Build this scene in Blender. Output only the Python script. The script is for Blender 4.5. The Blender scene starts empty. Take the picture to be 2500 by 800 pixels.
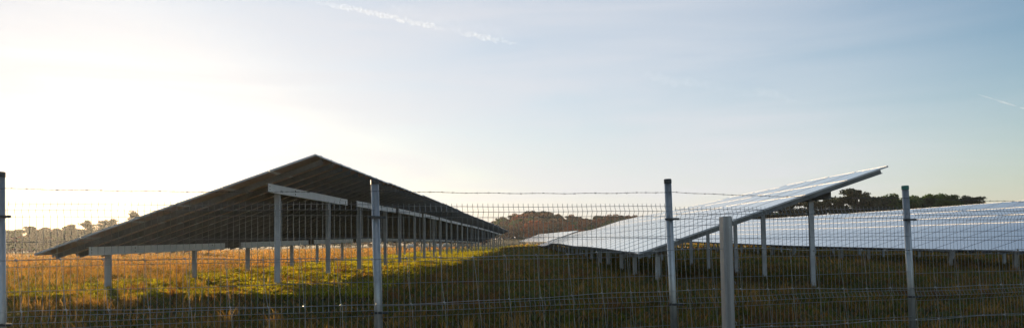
import bpy, math, random
import numpy as np
from mathutils import Matrix, Vector

random.seed(7)
rng = np.random.default_rng(11)
SC = bpy.context.scene
COL = SC.collection
R = math.radians
EYE = 1.66

# ------------------------------------------------------------------ materials
def new_mat(name):
    m = bpy.data.materials.new(name); m.use_nodes = True
    nt = m.node_tree
    return m, nt, nt.nodes['Principled BSDF']

def ramp(nt, stops):
    r = nt.nodes.new('ShaderNodeValToRGB')
    e = r.color_ramp.elements
    while len(e) < len(stops): e.new(0.5)
    for i, (p, c) in enumerate(stops):
        e[i].position = p
        e[i].color = (*c, 1) if len(c) == 3 else c
    return r

def noise(nt, scale, detail=4, rough=.6, coord='Object', vec_scale=None):
    t = nt.nodes.new('ShaderNodeTexCoord')
    n = nt.nodes.new('ShaderNodeTexNoise')
    n.inputs['Scale'].default_value = scale
    n.inputs['Detail'].default_value = detail
    n.inputs['Roughness'].default_value = rough
    if vec_scale:
        mp = nt.nodes.new('ShaderNodeMapping')
        mp.inputs['Scale'].default_value = vec_scale
        nt.links.new(t.outputs[coord], mp.inputs[0]); nt.links.new(mp.outputs[0], n.inputs['Vector'])
    else:
        nt.links.new(t.outputs[coord], n.inputs['Vector'])
    return n

def metal_mat(name, c1, c2, scale=6, rough=.45, metallic=.7, vec_scale=None, bump=0.0):
    m, nt, b = new_mat(name)
    n = noise(nt, scale, 5, .65, vec_scale=vec_scale)
    r = ramp(nt, [(.35, c1), (.65, c2)])
    nt.links.new(n.outputs['Fac'], r.inputs[0]); nt.links.new(r.outputs[0], b.inputs['Base Color'])
    b.inputs['Metallic'].default_value = metallic
    b.inputs['Roughness'].default_value = rough
    if bump:
        bp = nt.nodes.new('ShaderNodeBump'); bp.inputs['Strength'].default_value = bump
        nt.links.new(n.outputs['Fac'], bp.inputs['Height']); nt.links.new(bp.outputs[0], b.inputs['Normal'])
    return m

M_GALV = metal_mat('galvanised_steel', (.24, .245, .24), (.46, .47, .46), 9, .38, .75, (1, 1, .25))
M_CPOST = metal_mat('weathered_zinc', (.27, .27, .265), (.42, .415, .405), 7, .5, .6, (1, 1, .2))
M_POST = metal_mat('galvanised_pile', (.34, .35, .36), (.52, .53, .54), 5, .55, .45, (1, 1, .3))
M_BEAM = metal_mat('galvanised_beam', (.74, .74, .74), (.86, .86, .86), 3, .55, .0)
M_RAFT = metal_mat('rafter_steel', (.18, .185, .19), (.30, .305, .31), 4, .5, .4)
M_WIRE = metal_mat('fence_wire', (.19, .20, .20), (.33, .34, .33), 20, .42, .6)
M_STOCKW = metal_mat('stock_wire', (.26, .26, .25), (.44, .44, .42), 30, .4, .7)
M_BARB = metal_mat('barbed_wire_steel', (.08, .08, .08), (.18, .17, .16), 25, .55, .6)
M_DARK = metal_mat('dark_plastic', (.025, .027, .028), (.05, .05, .05), 8, .5, 0)
M_CAPG = metal_mat('green_plastic', (.04, .16, .12), (.06, .20, .15), 8, .5, 0)
M_BOLT = metal_mat('bolt_steel', (.05, .05, .05), (.10, .10, .10), 8, .5, .5)
M_FRAME = metal_mat('aluminium_frame', (.42, .42, .43), (.55, .55, .56), 4, .5, .7)
M_BACK = metal_mat('panel_backsheet', (.44, .30, .28), (.56, .41, .38), 1.5, .5, 0)

def glass_mat():
    m, nt, b = new_mat('solar_glass')
    t = nt.nodes.new('ShaderNodeTexCoord')
    br = nt.nodes.new('ShaderNodeTexBrick')
    br.offset = 0; br.inputs['Scale'].default_value = 1
    br.inputs['Brick Width'].default_value = .156; br.inputs['Row Height'].default_value = .156
    br.inputs['Mortar Size'].default_value = .002
    br.inputs['Color1'].default_value = (.012, .020, .055, 1)
    br.inputs['Color2'].default_value = (.016, .026, .066, 1)
    br.inputs['Mortar'].default_value = (.10, .11, .14, 1)
    nt.links.new(t.outputs['Object'], br.inputs['Vector'])
    oi = nt.nodes.new('ShaderNodeObjectInfo')
    hs = nt.nodes.new('ShaderNodeHueSaturation')
    mr = nt.nodes.new('ShaderNodeMapRange')
    mr.inputs[3].default_value = .75; mr.inputs[4].default_value = 1.5
    nt.links.new(oi.outputs['Random'], mr.inputs[0]); nt.links.new(mr.outputs[0], hs.inputs['Value'])
    nt.links.new(br.outputs['Color'], hs.inputs['Color'])
    # thin film of dust on the glass
    n = noise(nt, 2.2, 6, .7)
    mx = nt.nodes.new('ShaderNodeMixRGB'); mx.inputs[2].default_value = (.42, .44, .50, 1)
    r = ramp(nt, [(.3, (.26,)*3), (.8, (.45,)*3)])
    nt.links.new(n.outputs['Fac'], r.inputs[0]); nt.links.new(r.outputs[0], mx.inputs[0])
    nt.links.new(hs.outputs[0], mx.inputs[1]); nt.links.new(mx.outputs[0], b.inputs['Base Color'])
    b.inputs['Roughness'].default_value = .22
    b.inputs['IOR'].default_value = 3.0
    b.inputs['Coat Weight'].default_value = 1.0
    b.inputs['Coat Roughness'].default_value = .12
    b.inputs['Coat IOR'].default_value = 3.2
    return m
M_GLASS = glass_mat()

def leafy(name, colours, trans=.45, attr=None, scale=.6, tr_tint=(1.25, 1.2, .6)):
    """diffuse + translucent leaf material, colour by noise or by a vertex attribute"""
    m, nt, b = new_mat(name)
    out = nt.nodes['Material Output']; nt.nodes.remove(b)
    if attr:
        a = nt.nodes.new('ShaderNodeAttribute'); a.attribute_name = attr; colsock = a.outputs['Color']
    else:
        n = noise(nt, scale, 3, .6)
        k = len(colours)
        r = ramp(nt, [(.3 + .4*i/max(1, k-1), c) for i, c in enumerate(colours)])
        nt.links.new(n.outputs['Fac'], r.inputs[0]); colsock = r.outputs[0]
    d = nt.nodes.new('ShaderNodeBsdfDiffuse'); tr = nt.nodes.new('ShaderNodeBsdfTranslucent')
    mul = nt.nodes.new('ShaderNodeMixRGB'); mul.blend_type = 'MULTIPLY'; mul.inputs[0].default_value = 1
    mul.inputs[2].default_value = (*tr_tint, 1)
    gl = nt.nodes.new('ShaderNodeBsdfGlossy'); gl.inputs['Roughness'].default_value = .45
    gl.inputs['Color'].default_value = (.5, .5, .45, 1)
    mix = nt.nodes.new('ShaderNodeMixShader'); mix.inputs[0].default_value = trans
    mix2 = nt.nodes.new('ShaderNodeMixShader'); mix2.inputs[0].default_value = .06
    L = nt.links.new
    L(colsock, d.inputs['Color']); L(colsock, mul.inputs[1]); L(mul.outputs[0], tr.inputs['Color'])
    L(d.outputs[0], mix.inputs[1]); L(tr.outputs[0], mix.inputs[2])
    L(mix.outputs[0], mix2.inputs[1]); L(gl.outputs[0], mix2.inputs[2]); L(mix2.outputs[0], out.inputs[0])
    return m

M_GRASS = leafy('grass_blades', None, .62, attr='Col', tr_tint=(2.0, 1.65, .5))
M_PINE = leafy('pine_needles', [(.020, .028, .012), (.035, .048, .018), (.055, .060, .022)], .12)
M_GREEN = leafy('green_leaves', [(.035, .070, .012), (.06, .115, .02), (.09, .15, .025)], .35)
M_ORANGE = leafy('orange_leaves', [(.24, .045, .008), (.36, .075, .010), (.18, .07, .012)], .3)
M_RED = leafy('red_leaves', [(.34, .045, .010), (.48, .085, .012), (.30, .09, .015)], .3)
M_RUST = leafy('rust_leaves', [(.13, .035, .010), (.18, .050, .012), (.06, .05, .012)], .3)
M_BARK = metal_mat('bark', (.05, .035, .025), (.11, .085, .065), 3, .9, 0, (1, 1, .2))
M_FLEECE = metal_mat('fleece', (.55, .50, .42), (.74, .70, .62), 9, .95, 0, bump=.4)
M_HORN = metal_mat('dark_face', (.03, .025, .02), (.06, .05, .04), 9, .8, 0)

def ground_mat():
    m, nt, b = new_mat('meadow_soil')
    n = noise(nt, .35, 8, .65); n2 = noise(nt, 9, 5, .7)
    r = ramp(nt, [(.30, (.030, .034, .012)), (.45, (.055, .058, .018)), (.58, (.09, .070, .028)), (.72, (.12, .085, .04))])
    r2 = ramp(nt, [(.3, (.5, .5, .5)), (.7, (1.2, 1.2, 1.1))])
    mx = nt.nodes.new('ShaderNodeMixRGB'); mx.blend_type = 'MULTIPLY'; mx.inputs[0].default_value = 1
    L = nt.links.new
    L(n.outputs['Fac'], r.inputs[0]); L(n2.outputs['Fac'], r2.inputs[0])
    L(r.outputs[0], mx.inputs[1]); L(r2.outputs[0], mx.inputs[2]); L(mx.outputs[0], b.inputs['Base Color'])
    bp = nt.nodes.new('ShaderNodeBump'); bp.inputs['Strength'].default_value = .8; bp.inputs['Distance'].default_value = .1
    L(n2.outputs['Fac'], bp.inputs['Height']); L(bp.outputs[0], b.inputs['Normal'])
    b.inputs['Roughness'].default_value = .95
    b.inputs['Specular IOR Level'].default_value = .1
    return m
M_GROUND = ground_mat()
M_TRACK = metal_mat('track_gravel', (.22, .19, .14), (.34, .30, .23), 2, .95, 0)

# ------------------------------------------------------------------ mesh helpers
class MB:
    def __init__(s): s.v = []; s.f = []; s.m = []
    def add(s, verts, faces, mi=0):
        o = len(s.v); s.v += [tuple(v) for v in verts]
        s.f += [tuple(i + o for i in f) for f in faces]; s.m += [mi]*len(faces)
    def box(s, x0, x1, y0, y1, z0, z1, mi=0, M=None):
        vs = [(x, y, z) for z in (z0, z1) for y in (y0, y1) for x in (x0, x1)]
        if M: vs = [M @ Vector(v) for v in vs]
        s.add(vs, [(0, 2, 3, 1), (4, 5, 7, 6), (0, 1, 5, 4), (2, 6, 7, 3), (0, 4, 6, 2), (1, 3, 7, 5)], mi)
    def extrude(s, prof, axis, a0, a1, mi=0, M=None):
        """closed 2-D profile extruded along 'x','y' or 'z'"""
        n = len(prof)
        def pt(p, a):
            q = {'x': (a, p[0], p[1]), 'y': (p[0], a, p[1]), 'z': (p[0], p[1], a)}[axis]
            return M @ Vector(q) if M else q
        vs = [pt(p, a0) for p in prof] + [pt(p, a1) for p in prof]
        fs = [(i, (i+1) % n, n+(i+1) % n, n+i) for i in range(n)]
        fs += [tuple(range(n))[::-1], tuple(range(n, 2*n))]
        s.add(vs, fs, mi)
    def tube(s, pts, r, k=5, mi=0, caps=True):
        pts = [Vector(p) for p in pts]
        rr = r if hasattr(r, '__len__') else [r]*len(pts)
        rings = []
        for i, p in enumerate(pts):
            d = (pts[min(i+1, len(pts)-1)] - pts[max(i-1, 0)]).normalized()
            up = Vector((0, 0, 1)) if abs(d.z) < .9 else Vector((1, 0, 0))
            a = d.cross(up).normalized(); b = d.cross(a)
            rings.append([p + (a*math.cos(t) + b*math.sin(t))*rr[i] for t in [2*math.pi*j/k for j in range(k)]])
        vs = [v for ring in rings for v in ring]; fs = []
        for i in range(len(pts)-1):
            for j in range(k):
                fs.append((i*k+j, i*k+(j+1) % k, (i+1)*k+(j+1) % k, (i+1)*k+j))
        if caps: fs += [tuple(range(k))[::-1], tuple(range((len(pts)-1)*k, len(pts)*k))]
        s.add(vs, fs, mi)
    def mesh(s, name, mats, smooth=False):
        me = bpy.data.meshes.new(name); me.from_pydata(s.v, [], s.f)
        for m in (mats if isinstance(mats, (list, tuple)) else [mats]): me.materials.append(m)
        me.polygons.foreach_set('material_index', s.m)
        if smooth: me.polygons.foreach_set('use_smooth', [True]*len(s.f))
        me.update(); return me

def link(name, me, parent=None, M=None):
    o = bpy.data.objects.new(name, me); COL.objects.link(o)
    if parent: o.parent = parent
    if M is not None: o.matrix_local = M
    return o
def tag(o, label=None, cat=None, group=None, kind=None):
    if label: o['label'] = label
    if cat: o['category'] = cat
    if group: o['group'] = group
    if kind: o['kind'] = kind
    return o
def empty(name, loc, label, cat, group=None):
    o = bpy.data.objects.new(name, None); COL.objects.link(o); o.location = loc
    o.empty_display_size = .2
    return tag(o, label, cat, group)

def fast_mesh(name, verts, quads, mat, cols=None, tris=False):
    me = bpy.data.meshes.new(name)
    n = 3 if tris else 4
    me.vertices.add(len(verts)); me.vertices.foreach_set('co', verts.astype(np.float32).ravel())
    me.loops.add(quads.size); me.loops.foreach_set('vertex_index', quads.astype(np.int32).ravel())
    me.polygons.add(len(quads)); me.polygons.foreach_set('loop_start', np.arange(len(quads), dtype=np.int32)*n)
    me.polygons.foreach_set('loop_total', np.full(len(quads), n, dtype=np.int32))
    if cols is not None:
        a = me.color_attributes.new('Col', 'FLOAT_COLOR', 'POINT')
        a.data.foreach_set('color', np.hstack([cols, np.ones((len(cols), 1))]).astype(np.float32).ravel())
    me.materials.append(mat); me.update(calc_edges=True); return me

# ------------------------------------------------------------------ terrain
def sstep(a, b, x):
    t = np.clip((x-a)/(b-a), 0, 1); return t*t*(3-2*t)
def G(x, y):
    x = np.asarray(x, float); y = np.asarray(y, float)
    g = -1.66 + .76*np.clip((y-6.2)/6.4, 0, 1)**.9
    g = g - .12*sstep(100, 160, y)*(1-sstep(-6, 2, x))
    w = sstep(8, 15, y)
    g += w*np.interp(x, [-5, 0, 3.3, 7, 15, 20, 45], [0, -.03, -.10, -.28, -.28, -.36, -.42])
    g += np.interp(y, [18, 34, 70, 120, 160], [0, .14, .18, .36, .36])*sstep(-4, 4, x)
    g += 2.6*sstep(180, 330, y)*sstep(-60, 0, x)
    g += .03*np.sin(x*.9+1.3)*np.sin(y*.7) * sstep(3, 9, y) + .02*np.sin(x*2.3+y*1.7)
    return g + EYE
def g1(x, y): return float(G(x, y))

xs = np.concatenate([np.linspace(-1500, -60, 24), np.linspace(-56, 56, 113), np.linspace(60, 1500, 24)])
ys = np.concatenate([np.linspace(-60, 4, 12), np.linspace(5, 60, 90), np.linspace(62, 180, 60), np.linspace(190, 400, 30), np.linspace(430, 3000, 25)])
X, Y = np.meshgrid(xs, ys); Z = G(X, Y)
V = np.stack([X.ravel(), Y.ravel(), Z.ravel()], 1)
nx, ny = len(xs), len(ys)
ii, jj = np.meshgrid(np.arange(nx-1), np.arange(ny-1)); b0 = (jj*nx+ii).ravel()
F = np.stack([b0, b0+1, b0+nx+1, b0+nx], 1)
me = fast_mesh('ground', V, F, M_GROUND); me.polygons.foreach_set('use_smooth', [True]*len(F))
tag(link('ground', me), 'rough meadow ground below the solar arrays', kind='structure')

# pale farm track beyond the array on the left
mb = MB(); pts = [(-140, 100), (-100, 106), (-78, 108), (-60, 109), (-40, 112), (-22, 122)]
for (xa, ya), (xb, yb) in zip(pts[:-1], pts[1:]):
    for k in range(8):
        t0, t1 = k/8, (k+1)/8
        q = []
        for t, dy in ((t0, -2.2), (t1, -2.2), (t1, 2.2), (t0, 2.2)):
            x = xa+(xb-xa)*t; y = ya+(yb-ya)*t+dy; q.append((x, y, g1(x, y)+.06))
        mb.add(q, [(0, 1, 2, 3)])
tag(link('path', mb.mesh('path', M_TRACK)), 'pale farm track beyond the meadow', kind='structure')

# ------------------------------------------------------------------ grass
def grass(name, label, n, yr, dens_pow, hgt, wid, colfun, xfun=None, seed=1, lean=.5, band=.85):
    r = np.random.default_rng(seed)
    y = yr[0] + (yr[1]-yr[0])*r.random(n)**dens_pow
    if xfun is None: x = (r.random(n)*2-1)*band*y + .01*y
    else:
        x = xfun(r, y, n)
        if isinstance(x, tuple): x, y = x
    # clumping: pull blades toward clump centres
    cx = np.round(x/.35)*.35 + .1*np.sin(y*7); x = x + (cx-x)*.35*r.random(n)
    z = G(x, y)
    field = .5+.25*np.sin(x*1.7+np.sin(y*.9)*2)*np.sin(y*1.1+np.sin(x*1.3)*2) + .25*np.sin(x*6.1+np.sin(y*3.7)*2.2)*np.sin(y*5.3+np.sin(x*4.9)*2.3)
    field = np.clip(field+.22*(r.random(n)-.5), 0, 1)
    cols, hmul = colfun(x, y, r, n, field)
    h = (hgt[0]+(hgt[1]-hgt[0])*r.random(n))*hmul
    w = (wid[0]+(wid[1]-wid[0])*r.random(n))
    a = r.random(n)*2*np.pi; ca, sa = np.cos(a), np.sin(a)
    b = r.random(n)*2*np.pi; le = lean*r.random(n)*h; lx, ly = np.cos(b)*le, np.sin(b)*le
    P = np.stack([x, y, z-.02], 1); W = np.stack([ca*w/2, sa*w/2, 0*w], 1)
    mid = P + np.stack([lx*.35, ly*.35, h*.6], 1); top = P + np.stack([lx, ly, h*.98], 1)
    V = np.stack([P-W, P+W, mid+W*.8, mid-W*.8, top], 1).reshape(-1, 3)
    o = np.arange(n)*5
    T = np.concatenate([np.stack([o, o+1, o+2], 1), np.stack([o, o+2, o+3], 1), np.stack([o+3, o+2, o+4], 1)])
    me = fast_mesh(name, V, T, M_GRASS, np.repeat(cols, 5, 0), tris=True)
    return tag(link(name, me), label, 'grass', kind='stuff')

def colmix(x, y, r, n, field):
    green = np.array([.092, .112, .026]); straw = np.array([.28, .155, .06]); brown = np.array([.13, .075, .035]); dark = np.array([.05, .06, .02])
    left_straw = sstep(-7.5, -11, -(-x)) if False else (1-sstep(-12, -8.5, x))*sstep(13, 18, y)
    near = 1-sstep(11.5, 15, y)
    lush = (1-sstep(-4, -1.5, x))*sstep(-11, -8.5, x)*sstep(13.2, 16, y)
    patch = .5+.5*np.sin(x*.8+2*np.sin(y*.31))*np.sin(y*.55+1.3*np.sin(x*.6))
    s = np.clip(.02 + .28*patch + .65*left_straw*sstep(16, 22, y) + .28*near*(1-sstep(-6, 0, x)) - .6*lush + .25*(field-.5) + .12*sstep(12, 18, x), 0, 1)
    u = r.random(n)
    k = (u < s)
    c = np.where(k[:, None], straw*(.6+.7*r.random((n, 1))), green*(.55+.9*r.random((n, 1))))
    kb = (r.random(n) < .16*(1-lush)); c[kb] = brown*(.6+.8*r.random((kb.sum(), 1)))
    kd = (r.random(n) < .22*(1-.75*lush)); c[kd] = dark*(.7+.6*r.random((kd.sum(), 1)))
    hm = np.where(k, 1.05, .8) * (.35+1.35*field**1.5) * (1-.35*lush)
    return c, hm
grass('meadow_grass', 'rough grass of the meadow in front of the arrays', 520000, (8.8, 30), 1.0, (.04, .15), (.005, .014), colmix, seed=2, lean=.9)
grass('meadow_grass', 'rough grass of the meadow between the rows', 240000, (30, 75), 1.15, (.06, .20), (.02, .05), colmix, seed=3, lean=.8)
grass('meadow_grass', 'rough grass of the meadow at the far end', 90000, (75, 175), 1.2, (.10, .28), (.06, .13), colmix, seed=4, lean=.8)
# tall dry stems
def stems(x, y, r, n, field):
    c = np.array([.30, .20, .10])*(.5+.8*r.random((n, 1))); return c, .6+.9*field
def sx(r, y, n): return -22+r.random(n)*20
grass('dry_grass_stems', 'tall straw coloured stems standing left of the arrays', 2600, (9, 42), 1.2, (.10, .32), (.004, .008), stems,
      xfun=lambda r, y, n: np.where(r.random(n) < .65, -y*.8 + r.random(n)*np.maximum(y*.8-8.7, .2*y), (r.random(n)*2-1)*.8*y), seed=5, lean=.7)
def tuft_xy(r, y, n):
    m = 420; cy = 9+26*r.random(m)**1.1; cx = (r.random(m)*2-1)*.85*cy; i = r.integers(0, m, n)
    sz = .04+.10*r.random(m)
    return cx[i]+r.normal(size=n)*sz[i], cy[i]+r.normal(size=n)*sz[i]
def tuft_col(x, y, r, n, field):
    key = np.sin(np.round(x*1.5)*12.9+np.round(y*1.5)*7.3)
    c = np.where((key > .2)[:, None], np.array([.24, .155, .07]), np.where((key > -.5)[:, None], np.array([.06, .075, .02]), np.array([.12, .06, .03])))
    return c*(.55+.8*r.random((n, 1))), .5+.6*r.random(n)
grass('grass_tussocks', 'taller tussocks and dead stalks scattered through the turf', 30000, (9, 35), 1.0, (.12, .36), (.005, .012), tuft_col, xfun=tuft_xy, seed=9, lean=.8)
# broad-leaved weeds, low, under the first array
def weeds(x, y, r, n, field):
    c = np.where((r.random(n) < .75)[:, None], np.array([.20, .225, .02]), np.array([.24, .18, .025]))*(.6+.8*r.random((n, 1))); return c, .5+.8*field
grass('leafy_weeds', 'low leafy green weeds under the first array', 300000, (12.5, 70), 1.6, (.04, .13), (.02, .06), weeds,
      xfun=lambda r, y, n: -9.8+r.random(n)*7.2, seed=6, lean=.55)
grass('leafy_weeds', 'broad leaved weeds mixed through the near grass', 90000, (8.8, 26), 1.0, (.04, .16), (.02, .05), lambda x, y, r, n, f: (np.where((r.random(n) < .6)[:, None], np.array([.07, .09, .02]), np.array([.15, .09, .035]))*(.5+.8*r.random((n, 1))), .4+1.0*f), seed=8, lean=1.3)

# ------------------------------------------------------------------ solar tables
NROW, PITCH_S, NCOL, PITCH_U = 6, .98, 5, 1.61
SLOPE = NROW*PITCH_S; TLEN = NCOL*PITCH_U
# module mesh: local x along the row, y up the slope, z normal
def module_mesh():
    mb = MB(); L, W, T, fw = 1.580, .960, .036, .013
    mb.box(0, L, 0, fw, -T, 0, 0); mb.box(0, L, W-fw, W, -T, 0, 0)
    mb.box(0, fw, fw, W-fw, -T, 0, 0); mb.box(L-fw, L, fw, W-fw, -T, 0, 0)
    mb.add([(fw, fw, -.0028), (L-fw, fw, -.0028), (L-fw, W-fw, -.0028), (fw, W-fw, -.0028)], [(0, 1, 2, 3)], 1)
    mb.add([(fw, fw, -.012), (L-fw, fw, -.012), (L-fw, W-fw, -.012), (fw, W-fw, -.012)], [(3, 2, 1, 0)], 2)
    mb.box(.72, .87, W-.16, W-.08, -.03, -.0125, 3)      # junction box under the module
    # mid clamps on the upper frame edge
    mb.box(.38, .42, W-.002, W+.018, -.02, .0025, 0); mb.box(1.18, 1.22, W-.002, W+.018, -.02, .0025, 0)
    return mb.mesh('solar_module', [M_FRAME, M_GLASS, M_BACK, M_DARK])
ME_MOD = module_mesh()
def rafter_mesh():     # C profile along local y
    mb = MB(); t = .004; h = .105; w = .05
    prof = [(0, 0), (w, 0), (w, -.015), (w-t, -.015), (w-t, -t), (t, -t), (t, -h+t), (w-t, -h+t), (w-t, -h+.015), (w, -h+.015), (w, -h), (0, -h)]
    mb.extrude(prof, 'y', .03, SLOPE-.06)
    mb.box(.0, .03, SLOPE-.06, SLOPE-.02, -.004, .03); mb.box(.0, .03, -.02, .03, -.05, .004)   # end clamps
    return mb.mesh('rafter', M_RAFT)
ME_RAFT = rafter_mesh()
def beam_mesh(L):      # channel along local x, web facing +y side, bolts
    mb = MB(); t = .006; h = .175; w = .055
    prof = [(0, 0), (0, -h), (-w, -h), (-w, -h+t), (-t, -h+t), (-t, -t), (-w, -t), (-w, 0)]
    mb.extrude(prof, 'x', 0, L, 0)
    for bx in (.9, .9+(4.5 if L > 7 else 4.1 if L > 6 else 3.32)):
        for bz in ((-.05,) if bx < 1 else (-.05, -.13)):
            mb.tube([(bx, -.002, bz), (bx, .012, bz)], .014, 8, 1)
    for bz in (-.06, -.12): mb.tube([(L-.08, -.002, bz), (L-.08, .012, bz)], .010, 8, 1)
    return mb.mesh('support_beam', [M_BEAM, M_BOLT])
ME_BEAM = beam_mesh(7.25); ME_BEAM1 = beam_mesh(6.75); ME_BEAMS = beam_mesh(5.0)
def post_mesh(H):      # C pile, top at z = 0
    mb = MB(); w, d, t = .115, .06, .005
    prof = [(-w/2, -d/2), (w/2, -d/2), (w/2, d/2), (w/2-.018, d/2), (w/2-.018, d/2-t), (w/2-t, d/2-t), (w/2-t, -d/2+t),
            (-w/2+t, -d/2+t), (-w/2+t, d/2-t), (-w/2+.018, d/2-t), (-w/2+.018, d/2), (-w/2, d/2)]
    mb.extrude(prof, 'z', -H, 0)
    mb.tube([(.02, -d/2-.012, -.1), (.02, -d/2+.001, -.1)], .012, 6)
    return mb.mesh('post', M_POST)
ME_POST_H = post_mesh(3.3); ME_POST_L = post_mesh(1.7)

ORD = ['first', 'second', 'third', 'fourth', 'fifth', 'sixth', 'seventh', 'eighth', 'ninth', 'tenth', 'eleventh', 'twelfth',
       'thirteenth', 'fourteenth', 'fifteenth', 'sixteenth']

def build_table(P0, P1, Ph0, label, group, first=False, short=False):
    """P0,P1: ends of the low edge (near, far); Ph0: near high corner direction point"""
    P0, P1, Ph0 = Vector(P0), Vector(P1), Vector(Ph0)
    TL = 6.0 if short else TLEN; NC = 4 if short else NCOL; pu = TL/NC
    SX = Matrix.Diagonal((pu/PITCH_U, 1, 1))
    u = (P1-P0).normalized()
    w = (Ph0-P0); w = (w - u*w.dot(u)).normalized()
    n = w.cross(u)                       # check sign: want upward
    sgn = 1
    if n.z < 0: n = -n
    # module local frame: x along u, y along w, z normal (right-handed?)
    A = Matrix((u, w, n)).transposed()
    if A.determinant() < 0:
        # flip along-row axis so that the frame stays right-handed
        A = Matrix((-u, w, n)).transposed(); org = P0 + u*TL
    else:
        org = P0
    base = Vector((P0.x, P0.y, g1(P0.x, P0.y)))
    root = empty('solar_table', base, label, 'solar table', group)
    def put(name, me, loc, rot3=None):
        M = (rot3 or A).to_4x4(); M.translation = loc - base
        return link(name, me, root, M)
    for i in range(NC):
        for j in range(NROW):
            loc = org + A @ Vector((i*pu+.015, j*PITCH_S+.009, 0))
            jit = Matrix.Rotation(R(random.uniform(-.05, .05)), 3, 'X') @ Matrix.Rotation(R(random.uniform(-.04, .04)), 3, 'Y')
            put('solar_panel', ME_MOD, loc, A @ jit @ SX)
    for k in range(NC*2):
        put('rafter', ME_RAFT, P0 + u*(.60 if A.col[0].dot(u) < 0 else .57) + u*(k*pu/2-(.3 if short else 0)) - n*.040)
    # beams run along u; web faces the high side
    hx = Vector((w.x, w.y, 0)).normalized()
    up = Vector((0, 0, 1))
    uz = (up - u*up.dot(u)).normalized()
    hy = uz.cross(u); 
    if hy.dot(hx) < 0: hy = -hy
    B = Matrix((u, hy, uz)).transposed()
    flip = B.determinant() < 0
    o, Lb, ds = (.42, 7.25, (.9, 5.4))
    bm = ME_BEAM
    if first: o, Lb, ds, bm = .5, 6.75, (.9, 5.0), ME_BEAM1
    if short: o, Lb, ds, bm = .40, 5.0, (.86, 4.22), ME_BEAMS
    for s, mp in ((.80, ME_POST_L), (SLOPE-1.22, ME_POST_H)):
        c = P0 + w*s - n*(.147)
        if flip:
            Bf = Matrix((-u, hy, uz)).transposed(); loc = c + u*(o+Lb)
            put('support_beam', bm, loc, Bf)
        else:
            put('support_beam', bm, c + u*o, B)
        for d in ds:
            q = c + u*(o+d) - hy*.118 + up*(-.03)
            Rz = Matrix((hy.cross(up)*0 + Vector((hy.x, hy.y, 0)), Vector((-hy.y, hy.x, 0)), up)).transposed()
            put('post', mp, q, Rz)
    return root

def row(x_of, lowH, highH, y0, n, name, group, short=True):
    """lowH/highH: station lists [(y, h)] relative to the eye; x_of(y): x of the low edge"""
    ly, lh = zip(*lowH); hy_, hh = zip(*highH)
    y = y0
    for k in range(n):
        L = 6.0 if short else TLEN
        ya, yb = y, y+L
        a = (x_of(ya), ya, float(np.interp(ya, ly, lh))+EYE); b = (x_of(yb), yb, float(np.interp(yb, ly, lh))+EYE)
        run = 5.566
        # perpendicular to the row in plan
        d = Vector((b[0]-a[0], b[1]-a[1], 0)).normalized(); p = Vector((d.y, -d.x, 0))*run
        hm = float(np.interp((ya+yb)/2, hy_, hh)) - float(np.interp((ya+yb)/2, ly, lh))
        h = (a[0]+p.x, a[1]+p.y, a[2]+hm)
        build_table(a, b, h, name(k), group, first=(k == 0 and not short), short=short)
        y = yb

lowL = [(14, -.10), (21, -.03), (30, .08), (45, .22), (70, .22), (95, .10), (125, -.15)]
highL = [(14, 1.76), (19, 1.84), (27.7, 1.97), (40, 2.17), (57, 2.28), (80, 2.25), (100, 2.05), (125, 1.80)]
row(lambda y: -9.53 + np.interp(y, [14, 57, 80, 120], [0, 0, .8, 2.4]), lowL, highL, 14.0, 13,
    lambda k: f'solar table seen from its dark underside, {ORD[k]} from the near end of the left row', 'tables of the left solar row', short=False)
lowR = [(15.8, -.29), (20.5, -.25), (26, -.21), (33, -.24), (46, -.14), (58, -.15), (66, -.35), (80, -.5), (106, -.5)]
highR = [(y, h+float(np.interp(y, [16, 45], [1.865, 1.72]))) for y, h in lowR]
row(lambda y: 2.607, lowR, highR, 15.84, 14,
    lambda k: f'bright reflecting solar table, {ORD[k]} from the near end of the middle row', 'tables of the middle solar row')
lowT = [(14, -.50), (27, -.46), (38, -.42), (60, -.2), (70, -.05), (110, 0)]
highT = [(y, h+1.82) for y, h in lowT]
row(lambda y: 14.75, lowT, highT, 15.2, 15,
    lambda k: f'bluish solar table, {ORD[k]} from the near end of the right row', 'tables of the right solar row')
row(lambda y: 26.9, [(y, h-.25) for y, h in lowT], [(y, h-.25) for y, h in highT], 17.0, 12,
    lambda k: f'shaded solar table, {ORD[k]} from the near end of the rearmost right row', 'tables of the rearmost solar row')
row(lambda y: 4.9-(y-124)*.075, [(120, -.05), (190, .1)], [(120, 1.8), (190, 1.98)], 124, 11,
    lambda k: f'distant white solar table, {ORD[k]} from the near end of the far row', 'tables of the far solar row')

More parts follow.
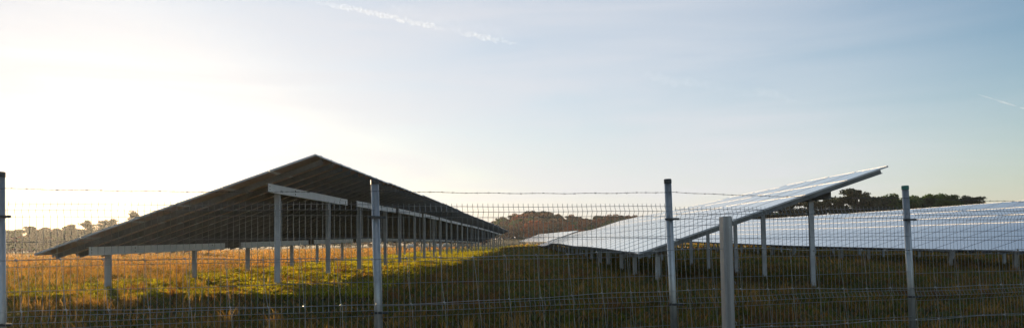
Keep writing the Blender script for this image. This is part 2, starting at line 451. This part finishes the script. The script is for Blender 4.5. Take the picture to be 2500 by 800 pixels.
# ------------------------------------------------------------------ welded mesh fence
f_ = 1750.0
S = 1.19
def fence_pt(k):
    Z0 = 4.84*S*(1+.139*k); x = (5+1042.9*k)/(1+.139*k)
    return ((x-1265)/f_*Z0, Z0)
FP = [Vector((*fence_pt(k), 0)) for k in range(-1, 6)]     # index = k+1
fdir = (FP[-1]-FP[0]).normalized()
fn = Vector((fdir.y, -fdir.x, 0))                           # towards the camera
fence = empty('mesh_fence', (FP[0].x, FP[0].y, g1(FP[0].x, FP[0].y)),
              'galvanised welded mesh fence on round posts with barbed wire above', 'fence')
fb = fence.location.copy()
ptop = {-1: .62, 0: .625, 1: .592, 2: .622, 3: .574, 4: .56, 5: .55}
mtop = {-1: .39, 0: .387, 1: .367, 2: .335, 3: .312, 4: .30}
LEAN = -.022
for k in range(-1, 6):
    p = FP[k+1] - (fdir*.025 if k == 0 else fdir*0); H = EYE+ptop[k]; zb = g1(p.x, p.y)
    mb = MB(); r = .036
    M0 = Matrix.Translation(Vector((p.x, p.y, 0))-fb)
    def ax(z): return Vector((p.x, p.y, z)) + fdir*(LEAN*(z-1.3)) - fb
    mb.tube([ax(zb-.3), ax(H-.035)], r, 20)
    po = link('post', mb.mesh('post', M_GALV, True), fence)
    mb = MB(); mb.tube([ax(H-.045), ax(H-.006), ax(H)], [r+.003, r+.003, r-.004], 20)
    link('cap', mb.mesh('cap', M_CAPG if k == 3 else M_DARK), po).matrix_parent_inverse = Matrix()
    for zz in (mtop[min(k, 4)]-.125, mtop[min(k, 4)]-.99, mtop[min(k, 4)]-1.75):
        c = ax(EYE+zz); mb = MB()
        Mc = Matrix.Translation(c) @ Matrix((fdir, -fn, Vector((0, 0, 1)))).transposed().to_4x4()
        # band round the post and a clamp plate reaching over the mesh edge
        for a in range(14):
            pass
        mb.tube([c+Vector((0, 0, -.011)), c+Vector((0, 0, .011))], r+.004, 20)
        mb.box(-.042, .085, -.052, -.040, -.011, .011, 0, Mc)
        mb.box(.074, .085, -.052, -.02, -.011, .011, 0, Mc)
        mb.tube([Mc @ Vector((-.05, -.046, 0)), Mc @ Vector((-.07, -.046, 0))], .008, 8)
        link('clamp', mb.mesh('clamp', M_DARK), po)
def wire_profile(top):
    """(height rel. eye, outward offset) down one vertical wire"""
    pr = [(top, 0)]
    z = top-.030; beads = [0, 0]
    pr += [(z, 0), (z-.05, .028), (z-.10, 0)]
    z -= .10
    pr += [(z-.80, 0), (z-.85, .028), (z-.90, 0)]; z -= .90
    pr += [(z-.60, 0), (z-.65, .028), (z-.70, 0)]
    return pr
def bead(top, d):
    pr = wire_profile(top); h = top-d
    for (a, oa), (b, ob) in zip(pr[:-1], pr[1:]):
        if b <= h <= a: return oa+(ob-oa)*(a-h)/(a-b)
    return 0
for k in range(-1, 5):
    a, b = FP[k+1], FP[k+2]; top = mtop[k]
    pr = wire_profile(top); mb = MB()
    n = 58; off = fn*.046 - fb
    for i in range(n+1):
        t = .012+.976*i/n
        q = a.lerp(b, t)+off
        mb.tube([q+fn*o+Vector((0, 0, EYE+h)) for h, o in pr], .0022, 4, 0, False)
    hs = [.03, .08, .13, .33, .53, .73, .93, .98, 1.03, 1.23, 1.43, 1.63, 1.68, 1.73]
    for d in hs:
        o = bead(top, d)
        pts = [a.lerp(b, t)+off+fn*(o+.005)+Vector((0, 0, EYE+top-d+.003*math.sin(9*t+d*9))) for t in np.linspace(.008, .992, 9)]
        mb.tube(pts, .0024, 4, 0, False)
    link('mesh_panel', mb.mesh('mesh_panel', M_WIRE), fence)
# barbed wire: two twisted strands with four-point barbs
bst = [(-1, .488), (0, .488), (1, .482), (2, .484), (3, .430), (4, .395), (5, .38)]
for k in range(-1, 5):
    mb = MB(); a, b = FP[k+1], FP[k+2]
    h0, h1 = dict(bst)[k], dict(bst)[k+1]; pts = []
    NS = 220
    for s in (0, 1):
        pts = []
        for i in range(NS+1):
            t = i/NS; q = a.lerp(b, t)+fn*.040-fb
            h = h0+(h1-h0)*t - .018*4*t*(1-t) + .002*math.sin(t*37+k)
            ph = t*2.97/.045*2*math.pi*.5+s*math.pi
            pts.append(q+Vector((0, 0, EYE+h+.0018*math.sin(ph)))+fn*.0018*math.cos(ph))
        mb.tube(pts, .0013, 4, 0, False)
    nb = 27
    for j in range(nb):
        t = (j+.5)/nb; i = int(t*NS); c = pts[i]
        mb.tube([c-fdir*.008, c+fdir*.008], .0034, 6)
        for e in range(2):
            an = random.uniform(0, math.pi); d = (Vector((0, 0, 1))*math.cos(an)+fn*math.sin(an))*.014+fdir*random.uniform(-.006, .006)
            cc = c+fdir*(.006*(e*2-1)); mb.tube([cc-d, cc+d], [.0009, .0009], 4)
    link('barbed_wire', mb.mesh('barbed_wire', M_BARB), fence)

# ------------------------------------------------------------------ knotted stock fence nearer the camera
sf = .48
def stock_pt(x):           # photo column -> point on the stock fence line
    k = (x-5)/(1042.9-.139*x); p = fence_pt(k); return Vector((p[0]*sf, p[1]*sf, 0))
A0 = stock_pt(100); A1 = stock_pt(2400); sdir = (A1-A0).normalized(); sn = Vector((sdir.y, -sdir.x, 0))
def spar(x): return (stock_pt(x)-A0).dot(sdir)
tw = [(spar(x), h) for x, h in ((-300, -.04), (100, -.042), (620, -.057), (930, -.066), (1210, -.065), (1361, -.061), (1500, -.057), (1770, -.046), (2000, -.066), (2400, -.085), (2900, -.07))]
tw2 = [(spar(x), h) for x, h in ((-300, -.24), (100, -.242), (930, -.267), (1210, -.264), (1500, -.250), (1770, -.25), (2200, -.28), (2900, -.28))]
def topw(s): return float(np.interp(s, *zip(*tw)))+.0025*math.sin(s*14)
def secw(s): return float(np.interp(s, *zip(*tw2)))+.002*math.sin(s*11+1)
stock = empty('stock_fence', (A0.x, A0.y, g1(A0.x, A0.y)), 'sagging knotted wire stock fence with slanting stays in front of the mesh fence', 'fence')
sb = stock.location.copy()
def SP(s, h, o=0): return A0+sdir*s+sn*o+Vector((0, 0, EYE+h))-sb
s0, s1 = -1.2, 5.6
mb = MB()
hts = [None, None, -.45, -.62, -.79, -.94, -1.09, -1.24, -1.37, -1.49]
def hw(i, s):
    if i == 0: return topw(s)
    if i == 1: return secw(s)
    return hts[i]+.004*math.sin(s*9+i*2)
for i in range(len(hts)):
    pts = [SP(s, hw(i, s), .002*math.sin(s*40+i)) for s in np.linspace(s0, s1, 260)]
    mb.tube(pts, .0014 if i else .0017, 4, 0, False)
link('line_wires', mb.mesh('line_wires', M_STOCKW), stock)['kind'] = 'stuff'
mb = MB(); s = s0+.05; i = 0
while s < s1-.2:
    x = s; q = []
    lean = .10+random.uniform(-.015, .02)
    for w in range(len(hts)-1):
        ha, hb = hw(w, x), hw(w+1, x)
        xe = x+(ha-hb)*lean
        q = [SP(x, ha+.006, .003), SP(x+.004, ha-.01, .003), SP(x+(xe-x)*.5+random.uniform(-.004, .004), (ha+hb)/2, .004), SP(xe, hb, .003)]
        mb.tube(q, .0011, 4, 0, False)
        mb.tube([SP(x-.004, ha+.003), SP(x+.004, ha-.003)], .0042, 6)
        x = xe; lean *= .85
    s += .151; i += 1
link('stay_wires', mb.mesh('stay_wires', M_STOCKW), stock)['kind'] = 'stuff'
for xpix, hh in ((1770, .113), (-330, .10), (4300, .10)):
    if xpix == 1770: c = stock_pt(xpix)+sn*.02
    elif xpix < 0: c = A0+sdir*(spar(1770)-4.6)+sn*.02
    else: c = A0+sdir*(spar(1770)+4.6)+sn*.02
    c = c - sb; zt = EYE+hh-sb.z
    zb = g1(c.x+sb.x, c.y+sb.y)-.3-sb.z
    mb = MB(); w, d, t = .054, .036, .002
    Mc = Matrix.Translation((c.x, c.y, 0)) @ Matrix((sdir, -sn, Vector((0, 0, 1)))).transposed().to_4x4()
    # hat-shaped vineyard profile: flange, bevel, raised centre, bevel, flange
    o = [(-w/2, 0), (-w/2+.014, 0), (-w/2+.022, -.014), (w/2-.018, -.014), (w/2-.010, 0), (w/2, .006)]
    prof = o + [(x, y+t) for x, y in reversed(o)]
    mb.extrude(prof, 'z', zb, zt, 0, Mc)
    mb.extrude([(-w/2, t), (-w/2+t, t), (-w/2+t, d), (-w/2, d)], 'z', zb, zt-.002, 0, Mc)
    mb.extrude([(w/2-t, .008), (w/2, .008), (w/2, d), (w/2-t, d)], 'z', zb, zt-.002, 0, Mc)
    po = link('post', mb.mesh('post', M_CPOST), stock)
    mb = MB(); z = zt-.025
    while z > zb+.4:
        mb.tube([Mc @ Vector((w/2, .004, z)), Mc @ Vector((w/2+.006, .0, z-.004)), Mc @ Vector((w/2+.007, 0, z-.014))], .0018, 5)
        z -= .1
    link('hook', mb.mesh('hook', M_GALV), po)
    mb = MB(); mb.tube([Mc @ Vector((0, -.0145, zt-.055)), Mc @ Vector((0, -.0165, zt-.055))], .0045, 10)
    link('rivet', mb.mesh('rivet', M_FRAME), po)

# ------------------------------------------------------------------ trees
def tree_meshes(kind, h, seed, leafmat, n_leaf=4200, leaf=.30, spread=.36, base=.28):
    r = np.random.default_rng(seed); rd = random.Random(seed)
    tb = MB()
    lean = Vector((rd.uniform(-.06, .06), rd.uniform(-.06, .06), 0))*h
    top = h*(.92 if kind == 'pine' else .75)
    trunk = [Vector((0, 0, -.4))] + [lean*(t**1.5)+Vector((rd.uniform(-.08, .08), rd.uniform(-.08, .08), top*t)) for t in (.15, .35, .55, .75, 1)]
    r0 = h*.02+.03
    tb.tube(trunk, [r0*1.3, r0, r0*.85, r0*.65, r0*.42, r0*.12], 8)
    cl = []
    nl = 26 if kind == 'pine' else 20
    for i in range(nl):
        t = base+(1-base)*(i+rd.random())/nl
        zz = h*t
        if kind == 'pine': rad = h*spread*(.35+.65*math.sin(math.pi*min(1, (1-t)/(1-base)*.75+.12)))*rd.uniform(.5, 1.15)
        else: rad = h*spread*math.sqrt(max(.05, 1-((t-.62)/.46)**2))*rd.uniform(.55, 1.1)
        a = rd.uniform(0, 2*math.pi)
        tip = Vector((math.cos(a)*rad, math.sin(a)*rad, zz+rd.uniform(-.02, .04)*h)) + lean*t
        zs = max(h*base*.7, zz-rad*(.45 if kind == 'pine' else .8)); zs = min(zs, top*.97)
        st = lean*((zs/top)**1.5)+Vector((0, 0, zs))
        md = (st+tip)/2+Vector((0, 0, rd.uniform(0, .05)*h))
        tb.tube([st, md, tip], [r0*.35, r0*.22, r0*.06], 5)
        for q, sz in ((tip, 1.0), (md.lerp(tip, .45), .9), (md, .6)):
            if rd.random() < .92: cl.append((q, sz*h*rd.uniform(.065, .12)))
    cl.append((Vector((lean.x, lean.y, h*.96)), h*.05))
    per = n_leaf//len(cl); C = []
    for q, sz in cl:
        p = r.normal(size=(per, 3)); p /= np.linalg.norm(p, axis=1)[:, None]
        p *= (r.random((per, 1))**.45)*sz*np.array([[1.25, 1.25, .62 if kind == 'pine' else .9]])
        C.append(p+np.array(q)[None])
    C = np.concatenate(C); n = len(C)
    a = r.normal(size=(n, 3)); a /= np.linalg.norm(a, axis=1)[:, None]
    b = np.cross(a, r.normal(size=(n, 3))); b /= np.linalg.norm(b, axis=1)[:, None]
    s = leaf*(.5+r.random((n, 1)))*.5
    V = np.stack([C-a*s, C-b*s*.55, C+a*s, C+b*s*.55], 1).reshape(-1, 3)
    F = np.arange(n*4).reshape(-1, 4)
    return tb.mesh('trunk', M_BARK), fast_mesh('crown', V, F, leafmat)
def mk(kind, h, seeds, mat, **kw): return [tree_meshes(kind, h, s, mat, **kw) for s in seeds]
PINE = mk('pine', 10, (1, 2, 3), M_PINE, n_leaf=14000, leaf=.42, spread=.30)
PINE_T = mk('pine', 10, (21, 22), M_PINE, n_leaf=7000, leaf=.36, spread=.22, base=.45)
GREEN = mk('broad', 10, (4, 5), M_GREEN, n_leaf=14000, leaf=.42, spread=.34)
ORANGE = mk('broad', 10, (6, 7), M_ORANGE, n_leaf=14000, leaf=.42, spread=.38, base=.15)
RUST = mk('broad', 10, (8, 9), M_RUST, n_leaf=14000, leaf=.42, spread=.38, base=.15)
REDT = mk('broad', 10, (10,), M_RED, n_leaf=14000, leaf=.42, spread=.42, base=.08)
def tree(name, proto, x, y, h, label, group, wide=1.0, sink=0.2):
    t = empty(name, (x, y, g1(x, y)-sink), label, 'tree', group)
    t.rotation_euler = (0, 0, random.uniform(0, 6.28)); k = h/10
    t.scale = (k*wide, k*wide, k)
    link('trunk', proto[0], t); link('crown', proto[1], t); return t
def px(x, Z): return (x-1265)/f_*Z
def hor(x): return 590-.0143*(x-1250)
def treeH(x, ytop, Z): # wanted tree height so that its tip shows at ytop
    return EYE+(hor(x)-ytop)*Z/f_ - g1(px(x, Z), Z)

# right-hand pines (near, dark)
for i, (x, yt, Z, wd, kd) in enumerate([(1800, 536, 150, 1.2, 'p'), (1850, 520, 150, 1.2, 'p'), (1893, 500, 146, 1.1, 'p'), (1935, 492, 150, 1.2, 'p'), (1968, 488, 144, 1.0, 'p'),
        (2015, 484, 148, 1.1, 'p'), (2050, 480, 142, 1.0, 'p'), (2084, 461, 140, .95, 'p'), (2108, 476, 150, 1.2, 'p'), (2134, 479, 143, 1.1, 'p'),
        (2151, 484, 152, 1.0, 'p')]):
    tree('pine_tree', PINE[i % 3], px(x, Z), Z, treeH(x, yt, Z),
         'tall ragged dark pine rising highest above the right solar row' if x == 2084 else 'dark pine in the line of trees behind the right solar row',
         'dark trees behind the right solar row', wd)
for i, (x, yt, Z, wd) in enumerate([(2178, 480, 146, 1.25), (2200, 486, 150, 1.1), (2232, 483, 150, 1.3), (2262, 476, 145, 1.25), (2296, 479, 148, 1.3), (2322, 484, 150, 1.2), (2300, 490, 140, 1.2), (2345, 492, 150, 1.1), (2230, 492, 142, 1.2)]):
    tree('broadleaf_tree', GREEN[i % 2], px(x, Z), Z, treeH(x, yt, Z), 'dense green leafy tree in the line behind the right solar row', 'green trees behind the right solar row', wd)
tree('pine_tree', PINE_T[0], px(2367, 142), 142, treeH(2367, 479, 142), 'small thin isolated tree at the right end of the tree line', None, 1.1)
# left trees around the sun
for i, (x, yt, Z, wd, ty) in enumerate([(40, 560, 190, 1.5, 0), (68, 551, 185, 1.1, 0), (90, 556, 185, 1.3, 0), (112, 565, 190, 1.4, 0), (133, 563, 195, 1.4, 0), (152, 549, 185, 1.2, 0), (172, 558, 192, 1.3, 0),
        (188, 566, 188, 1.3, 1), (207, 538, 178, 1.0, 1), (228, 560, 190, 1.4, 0), (248, 537, 180, 1.0, 1), (270, 536, 178, 1.0, 1), (290, 552, 190, 1.3, 0), (321, 519, 170, .85, 1), (18, 566, 190, 1.4, 0), (-15, 560, 190, 1.4, 0), (345, 560, 190, 1.4, 0), (375, 562, 195, 1.4, 0)]):
    lab = {207: 'round crowned pine standing apart against the low sun', 321: 'lone pine whose tip shows above the sloping left table edge'}.get(x)
    tree('pine_tree', (PINE_T[i % 2] if ty else PINE[i % 3]), px(x, Z), Z, treeH(x, yt, Z), lab or 'hazy backlit pine in the wood at the far left of the meadow', None if lab else 'backlit pines at the far left', wd)
for i in range(60):
    x = -80+i*8; Z = 190+random.uniform(-4, 18)
    tree('bush', GREEN[i % 2] if i % 3 else RUST[i % 2], px(x, Z), Z, random.uniform(3.2, 6.0), 'low bush under the backlit pines on the far left', 'bushes under the backlit pines', 1.7)
for i in range(44):
    x = 385+i*18.5; Z = 215+random.uniform(-8, 14)
    tree('bush', RUST[i % 2] if i % 3 == 1 else GREEN[i % 2], px(x, Z), Z, random.uniform(3.0, 4.6), 'low bush in the hedge seen under the left solar row', 'hedge bushes seen under the left row', 1.8)
for i in range(26):
    x = 1760+i*24; Z = 150+random.uniform(-3, 8)
    tree('bush', PINE[i % 3] if i % 2 else GREEN[i % 2], px(x, Z), Z, random.uniform(5.0, 6.2), 'dark undergrowth bush filling the line behind the right solar row', 'undergrowth behind the right solar row', 1.9)
# far autumn wood, hill in the middle
prof = [(1150, 560), (1180, 548), (1200, 541), (1230, 533), (1262, 524), (1300, 517), (1340, 520), (1378, 527), (1420, 532), (1450, 529), (1480, 530), (1528, 526), (1560, 532), (1620, 535), (1700, 530), (1800, 530), (1900, 525), (2050, 520), (2300, 520)]
pxs, pys = zip(*prof)
for lay, (Z0, drop, jit) in enumerate([(335, 0, 3.5), (318, 7, 5), (298, 15, 6), (280, 24, 6)]):
    x = 1135
    while x < (1640 if lay else 1900):
        Z = Z0+random.uniform(-6, 6)
        yt = float(np.interp(x, pxs, pys))+drop+random.uniform(-1, 1)*jit*.7
        H = treeH(x, yt, Z)
        if H < 3: x += 10; continue
        u = random.random()
        if lay == 0: P, nm, lb, g = (random.choice(PINE), 'pine_tree', 'dark pine on the crest of the far autumn wood', 'pines of the far wood') if u < .75 else (random.choice(RUST), 'broadleaf_tree', 'rust brown tree in the far autumn wood', 'rust trees of the far wood')
        elif lay == 3 and (1278 < x < 1340 or 1374 < x < 1420): P, nm, lb, g = REDT[0], 'broadleaf_tree', 'glowing red orange tree at the foot of the far wood', 'red trees of the far wood'
        elif u < .22 and x > 1330 or u < .10: P, nm, lb, g = random.choice(PINE), 'pine_tree', 'dark pine among the leafy trees of the far wood', 'dark pines within the far wood'
        elif u < .55: P, nm, lb, g = random.choice(RUST), 'broadleaf_tree', 'rust brown tree in the far autumn wood', 'rust trees of the far wood'
        elif u < .86: P, nm, lb, g = random.choice(ORANGE), 'broadleaf_tree', 'orange leaved tree in the far autumn wood', 'orange trees of the far wood'
        else: P, nm, lb, g = random.choice(GREEN), 'broadleaf_tree', 'still green leafy tree in the far autumn wood', 'green trees of the far wood'
        tree(nm, P, px(x, Z), Z, H*1.03, lb, g, random.uniform(.9, 1.2)*(1.25 if H < 9 else 1))
        x += random.uniform(13, 19)

# ------------------------------------------------------------------ sheep
def sheep_mesh(name, graze):
    if graze: head = [(.42, 0, .66), (.58, 0, .50), (.68, 0, .30), (.76, 0, .16)]
    else: head = [(.42, 0, .74), (.56, 0, .88), (.66, 0, .98), (.80, 0, .93)]
    P = [(0, 0, .66)]; E = []; Rr = [(.25, .25)]
    def chain(st, pts, rs):
        p = st
        for q, r in zip(pts, rs):
            P.append(q); Rr.append((r, r)); E.append((p, len(P)-1)); p = len(P)-1
        return p
    front = chain(0, [(.24, 0, .66), head[0]], [.24, .17]); chain(front, head[1:], [.11, .085, .05])
    back = chain(0, [(-.26, 0, .67), (-.42, 0, .66)], [.26, .19]); chain(back, [(-.54, 0, .60), (-.57, 0, .48)], [.05, .035])
    for s in (-1, 1):
        chain(1, [(.30, s*.13, .46), (.31, s*.13, .26), (.30, s*.13, .03)], [.075, .035, .03])
        chain(3 if False else back-0, [(-.36, s*.14, .47), (-.44, s*.14, .27), (-.39, s*.14, .03)], [.09, .035, .03])
        hi = front+2
        chain(hi, [(P[hi][0]-.04, s*.13, P[hi][2]+.05)], [.022])
    me = bpy.data.meshes.new(name); me.from_pydata(P, E, []); me.update()
    o = bpy.data.objects.new('tmp', me); COL.objects.link(o)
    m = o.modifiers.new('s', 'SKIN')
    for i, sv in enumerate(me.skin_vertices[0].data): sv.radius = Rr[i]; sv.use_root = (i == 0)
    ss = o.modifiers.new('d', 'SUBSURF'); ss.levels = 2; ss.render_levels = 2
    dg = bpy.context.evaluated_depsgraph_get(); dg.update()
    me2 = bpy.data.meshes.new_from_object(o.evaluated_get(dg)); me2.name = name
    me2.materials.clear(); me2.materials.append(M_FLEECE); me2.materials.append(M_HORN)
    for p in me2.polygons:
        p.use_smooth = True
        c = p.center
        if c.z < .30 and abs(c.y) > .05 and c.x < .5 or c.x > (.60 if graze else .62): p.material_index = 1
    bpy.data.objects.remove(o); return me2
SH = [sheep_mesh('sheep_grazing', True), sheep_mesh('sheep_standing', False)]
for (x, Z, rot, k, lab) in [
    (1003, 88, 2.9, 0, 'white sheep grazing furthest left in the dry grass behind the left row posts'),
    (1037, 90, 1.2, 0, 'white sheep second from the left behind the left row posts'),
    (1064, 86, 2.6, 1, 'white sheep with raised head, third from the left behind the posts'),
    (1088, 86, -.4, 0, 'white sheep fourth from the left, rump lit by the sun'),
    (1124, 95, 2.9, 0, 'dark backed sheep just left of the close far posts'),
    (1134, 98, .8, 0, 'shaded sheep between two others at the far posts'),
    (1146, 99, 2.4, 1, 'shaded sheep furthest right in the small flock')]:
    X_ = px(x, Z)
    o = link('sheep', SH[k]); o.location = (X_, Z, g1(X_, Z)-.02); o.rotation_euler = (0, 0, rot); o.scale = (.95,)*3
    tag(o, lab, 'sheep', 'sheep grazing behind the left row')

# ------------------------------------------------------------------ sky, contrails, haze, sun
SUN_EL, SUN_AZ = 4.2, -31.5      # degrees; azimuth from +Y, negative = left
w = bpy.data.worlds.new('World'); SC.world = w; w.use_nodes = True
nt = w.node_tree; bg = nt.nodes['Background']
sky = nt.nodes.new('ShaderNodeTexSky'); sky.sky_type = 'NISHITA'; sky.sun_disc = False
sky.sun_elevation = R(SUN_EL); sky.sun_rotation = R(SUN_AZ)
sky.air_density = 1.0; sky.dust_density = .5; sky.ozone_density = 2.5; sky.altitude = 50
# thin cirrus veils: streaky noise over the direction vector, lightening the sky slightly
tc = nt.nodes.new('ShaderNodeTexCoord'); mp = nt.nodes.new('ShaderNodeMapping')
mp.inputs['Scale'].default_value = (1.0, 1.0, 9.0); mp.inputs['Rotation'].default_value = (R(4), R(-5), 0)
nz = nt.nodes.new('ShaderNodeTexNoise'); nz.inputs['Scale'].default_value = 2.6; nz.inputs['Detail'].default_value = 7; nz.inputs['Distortion'].default_value = .5
rp = ramp(nt, [(.30, (.62,)*3), (.75, (1, 1, 1))])
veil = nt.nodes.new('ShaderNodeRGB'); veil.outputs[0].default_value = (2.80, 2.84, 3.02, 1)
mx = nt.nodes.new('ShaderNodeMixRGB')
ml = nt.nodes.new('ShaderNodeMath'); ml.operation = 'MULTIPLY'
# the bank of cirrus lies over the middle of the western sky and thins out sideways
dt = nt.nodes.new('ShaderNodeVectorMath'); dt.operation = 'DOT_PRODUCT'
vd = Vector((math.sin(R(-19)), math.cos(R(-19)), .14)).normalized(); dt.inputs[1].default_value = vd
vr = nt.nodes.new('ShaderNodeMapRange'); vr.interpolation_type = 'SMOOTHSTEP'
vr.inputs[1].default_value = .50; vr.inputs[2].default_value = .95; vr.inputs[3].default_value = .06; vr.inputs[4].default_value = .93
L = nt.links.new
L(tc.outputs['Generated'], mp.inputs[0]); L(mp.outputs[0], nz.inputs['Vector']); L(nz.outputs['Fac'], rp.inputs[0])
L(tc.outputs['Generated'], dt.inputs[0]); L(dt.outputs['Value'], vr.inputs[0])
# extra sky brightness added behind the camera, out of view, lifting shaded parts
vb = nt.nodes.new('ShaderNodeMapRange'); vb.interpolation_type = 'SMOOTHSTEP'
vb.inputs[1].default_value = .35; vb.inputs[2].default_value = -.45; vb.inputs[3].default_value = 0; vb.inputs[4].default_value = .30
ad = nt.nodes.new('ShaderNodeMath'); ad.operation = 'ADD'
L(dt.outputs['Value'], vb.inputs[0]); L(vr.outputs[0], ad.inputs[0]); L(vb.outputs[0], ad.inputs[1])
# low evening mist band just above the horizon
sx_ = nt.nodes.new('ShaderNodeSeparateXYZ'); vh = nt.nodes.new('ShaderNodeMapRange'); vh.interpolation_type = 'SMOOTHSTEP'
vh.inputs[1].default_value = .24; vh.inputs[2].default_value = .0; vh.inputs[3].default_value = 0; vh.inputs[4].default_value = .50
ad2 = nt.nodes.new('ShaderNodeMath'); ad2.operation = 'ADD'; ad2.use_clamp = True
L(tc.outputs['Generated'], sx_.inputs[0]); L(sx_.outputs['Z'], vh.inputs[0]); L(ad.outputs[0], ad2.inputs[0]); L(vh.outputs[0], ad2.inputs[1])
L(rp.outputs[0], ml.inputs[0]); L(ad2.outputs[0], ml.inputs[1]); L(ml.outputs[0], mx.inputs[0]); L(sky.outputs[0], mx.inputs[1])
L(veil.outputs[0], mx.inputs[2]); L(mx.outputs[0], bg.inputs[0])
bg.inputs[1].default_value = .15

az, el = R(SUN_AZ), R(SUN_EL)
to_sun = Vector((math.sin(az)*math.cos(el), math.cos(az)*math.cos(el), math.sin(el)))
sd = bpy.data.lights.new('sun', 'SUN'); sd.energy = 5.0; sd.angle = R(.53); sd.color = (1, .74, .44)
so = bpy.data.objects.new('sun', sd); COL.objects.link(so); so.rotation_euler = to_sun.to_track_quat('Z', 'Y').to_euler()

HAZE = True
if HAZE:
    mb = MB(); mb.box(-520, 520, -100, 520, -3, 30)
    m = bpy.data.materials.new('haze_air'); m.use_nodes = True; n2 = m.node_tree
    n2.nodes.remove(n2.nodes['Principled BSDF'])
    pv = n2.nodes.new('ShaderNodeVolumePrincipled'); pv.inputs['Density'].default_value = .00020
    pv.inputs['Color'].default_value = (.95, .95, .96, 1); pv.inputs['Anisotropy'].default_value = .66
    n2.links.new(pv.outputs[0], n2.nodes['Material Output'].inputs['Volume'])
    tag(link('haze', mb.mesh('haze', m)), 'thin pale haze in the evening air', kind='stuff')

# contrails: long puffy strings of thin cloud, kilometres up
def contrail(name, label, pa, pb, dist, rad, dens, puffs, seed, lo=.46, hi=.62, wob=.35, fade=.25):
    rd = random.Random(seed)
    def at(x, y):       # direction of a sky point
        u = (x-1265)/f_; v = (hor(x)-y)/f_
        return Vector((u, 1, v)).normalized()*dist+Vector((0, 0, EYE))
    A, B = at(*pa), at(*pb)
    mb = MB(); pts = []; rr = []
    for i in range(puffs+1):
        t = i/puffs; pts.append(A.lerp(B, t)+Vector((rd.uniform(-1, 1), 0, rd.uniform(-1, 1)))*rad*wob)
        rr.append(rad*rd.uniform(.6, 1.0)*min(1, .12+(1-t)/fade, .12+t/fade))
    mb.tube(pts, rr, 10)
    m = bpy.data.materials.new(name); m.use_nodes = True; q = m.node_tree; q.nodes.remove(q.nodes['Principled BSDF'])
    pv = q.nodes.new('ShaderNodeVolumePrincipled'); pv.inputs['Color'].default_value = (.80, .9, 1, 1); pv.inputs['Anisotropy'].default_value = .3
    nn = noise(q, 1/(rad*.8), 6, .72); r_ = ramp(q, [(lo, (0, 0, 0)), (hi, (1, 1, 1))])
    nb = noise(q, 1/(rad*7), 2, .5); r2 = ramp(q, [(.38, (.08,)*3), (.58, (1, 1, 1))])
    m2 = q.nodes.new('ShaderNodeMath'); m2.operation = 'MULTIPLY'
    mm = q.nodes.new('ShaderNodeMath'); mm.operation = 'MULTIPLY'; mm.inputs[1].default_value = dens
    L = q.links.new
    L(nn.outputs['Fac'], r_.inputs[0]); L(nb.outputs['Fac'], r2.inputs[0]); L(r_.outputs[0], m2.inputs[0]); L(r2.outputs[0], m2.inputs[1])
    L(m2.outputs[0], mm.inputs[0]); L(mm.outputs[0], pv.inputs['Density'])
    L(pv.outputs[0], q.nodes['Material Output'].inputs['Volume'])
    tag(link(name, mb.mesh(name, m)), label, 'contrail')
contrail('contrail', 'broken puffy white contrail crossing the upper middle of the sky', (740, -12), (1290, 108), 6000, 28, .010, 70, 1, fade=.15)
contrail('contrail', 'faint wide veil of an older contrail above the brighter puffy one', (860, -6), (1420, 118), 6400, 75, .0011, 40, 3, .40, .70)
contrail('contrail', 'short thin straight contrail near the right edge of the sky', (2384, 227), (2620, 302), 6000, 8, .030, 14, 2, .05, .4, .0, .3)
contrail('contrail', 'faint wispy old contrail drifting in the sky right of centre', (1520, 172), (1990, 250), 6000, 48, .0016, 34, 4, .42, .66, .5)

# ------------------------------------------------------------------ camera
cam = bpy.data.cameras.new('camera'); co = bpy.data.objects.new('camera', cam); COL.objects.link(co)
cam.sensor_width = 36; cam.lens = 36*f_/2500; cam.shift_y = 113/2500; cam.clip_end = 20000; cam.clip_start = .05
yaw = math.atan(15/f_); pitch = math.atan(77/f_)
co.matrix_world = Matrix.Translation((0, 0, EYE)) @ Matrix.Rotation(yaw, 4, 'Z') @ Matrix.Rotation(math.pi/2+pitch, 4, 'X') @ Matrix.Rotation(-math.atan(.0143), 4, 'Z')
SC.camera = co

SC.view_settings.view_transform = 'Standard'; SC.view_settings.look = 'None'; SC.view_settings.gamma = 1
SC.view_settings.exposure = .85
SC.render.engine = 'CYCLES'
SC.cycles.use_denoising = True
SC.cycles.max_bounces = 8; SC.cycles.transparent_max_bounces = 12; SC.cycles.volume_bounces = 1
SC.cycles.volume_max_steps = 256
SC.cycles.sample_clamp_indirect = 6
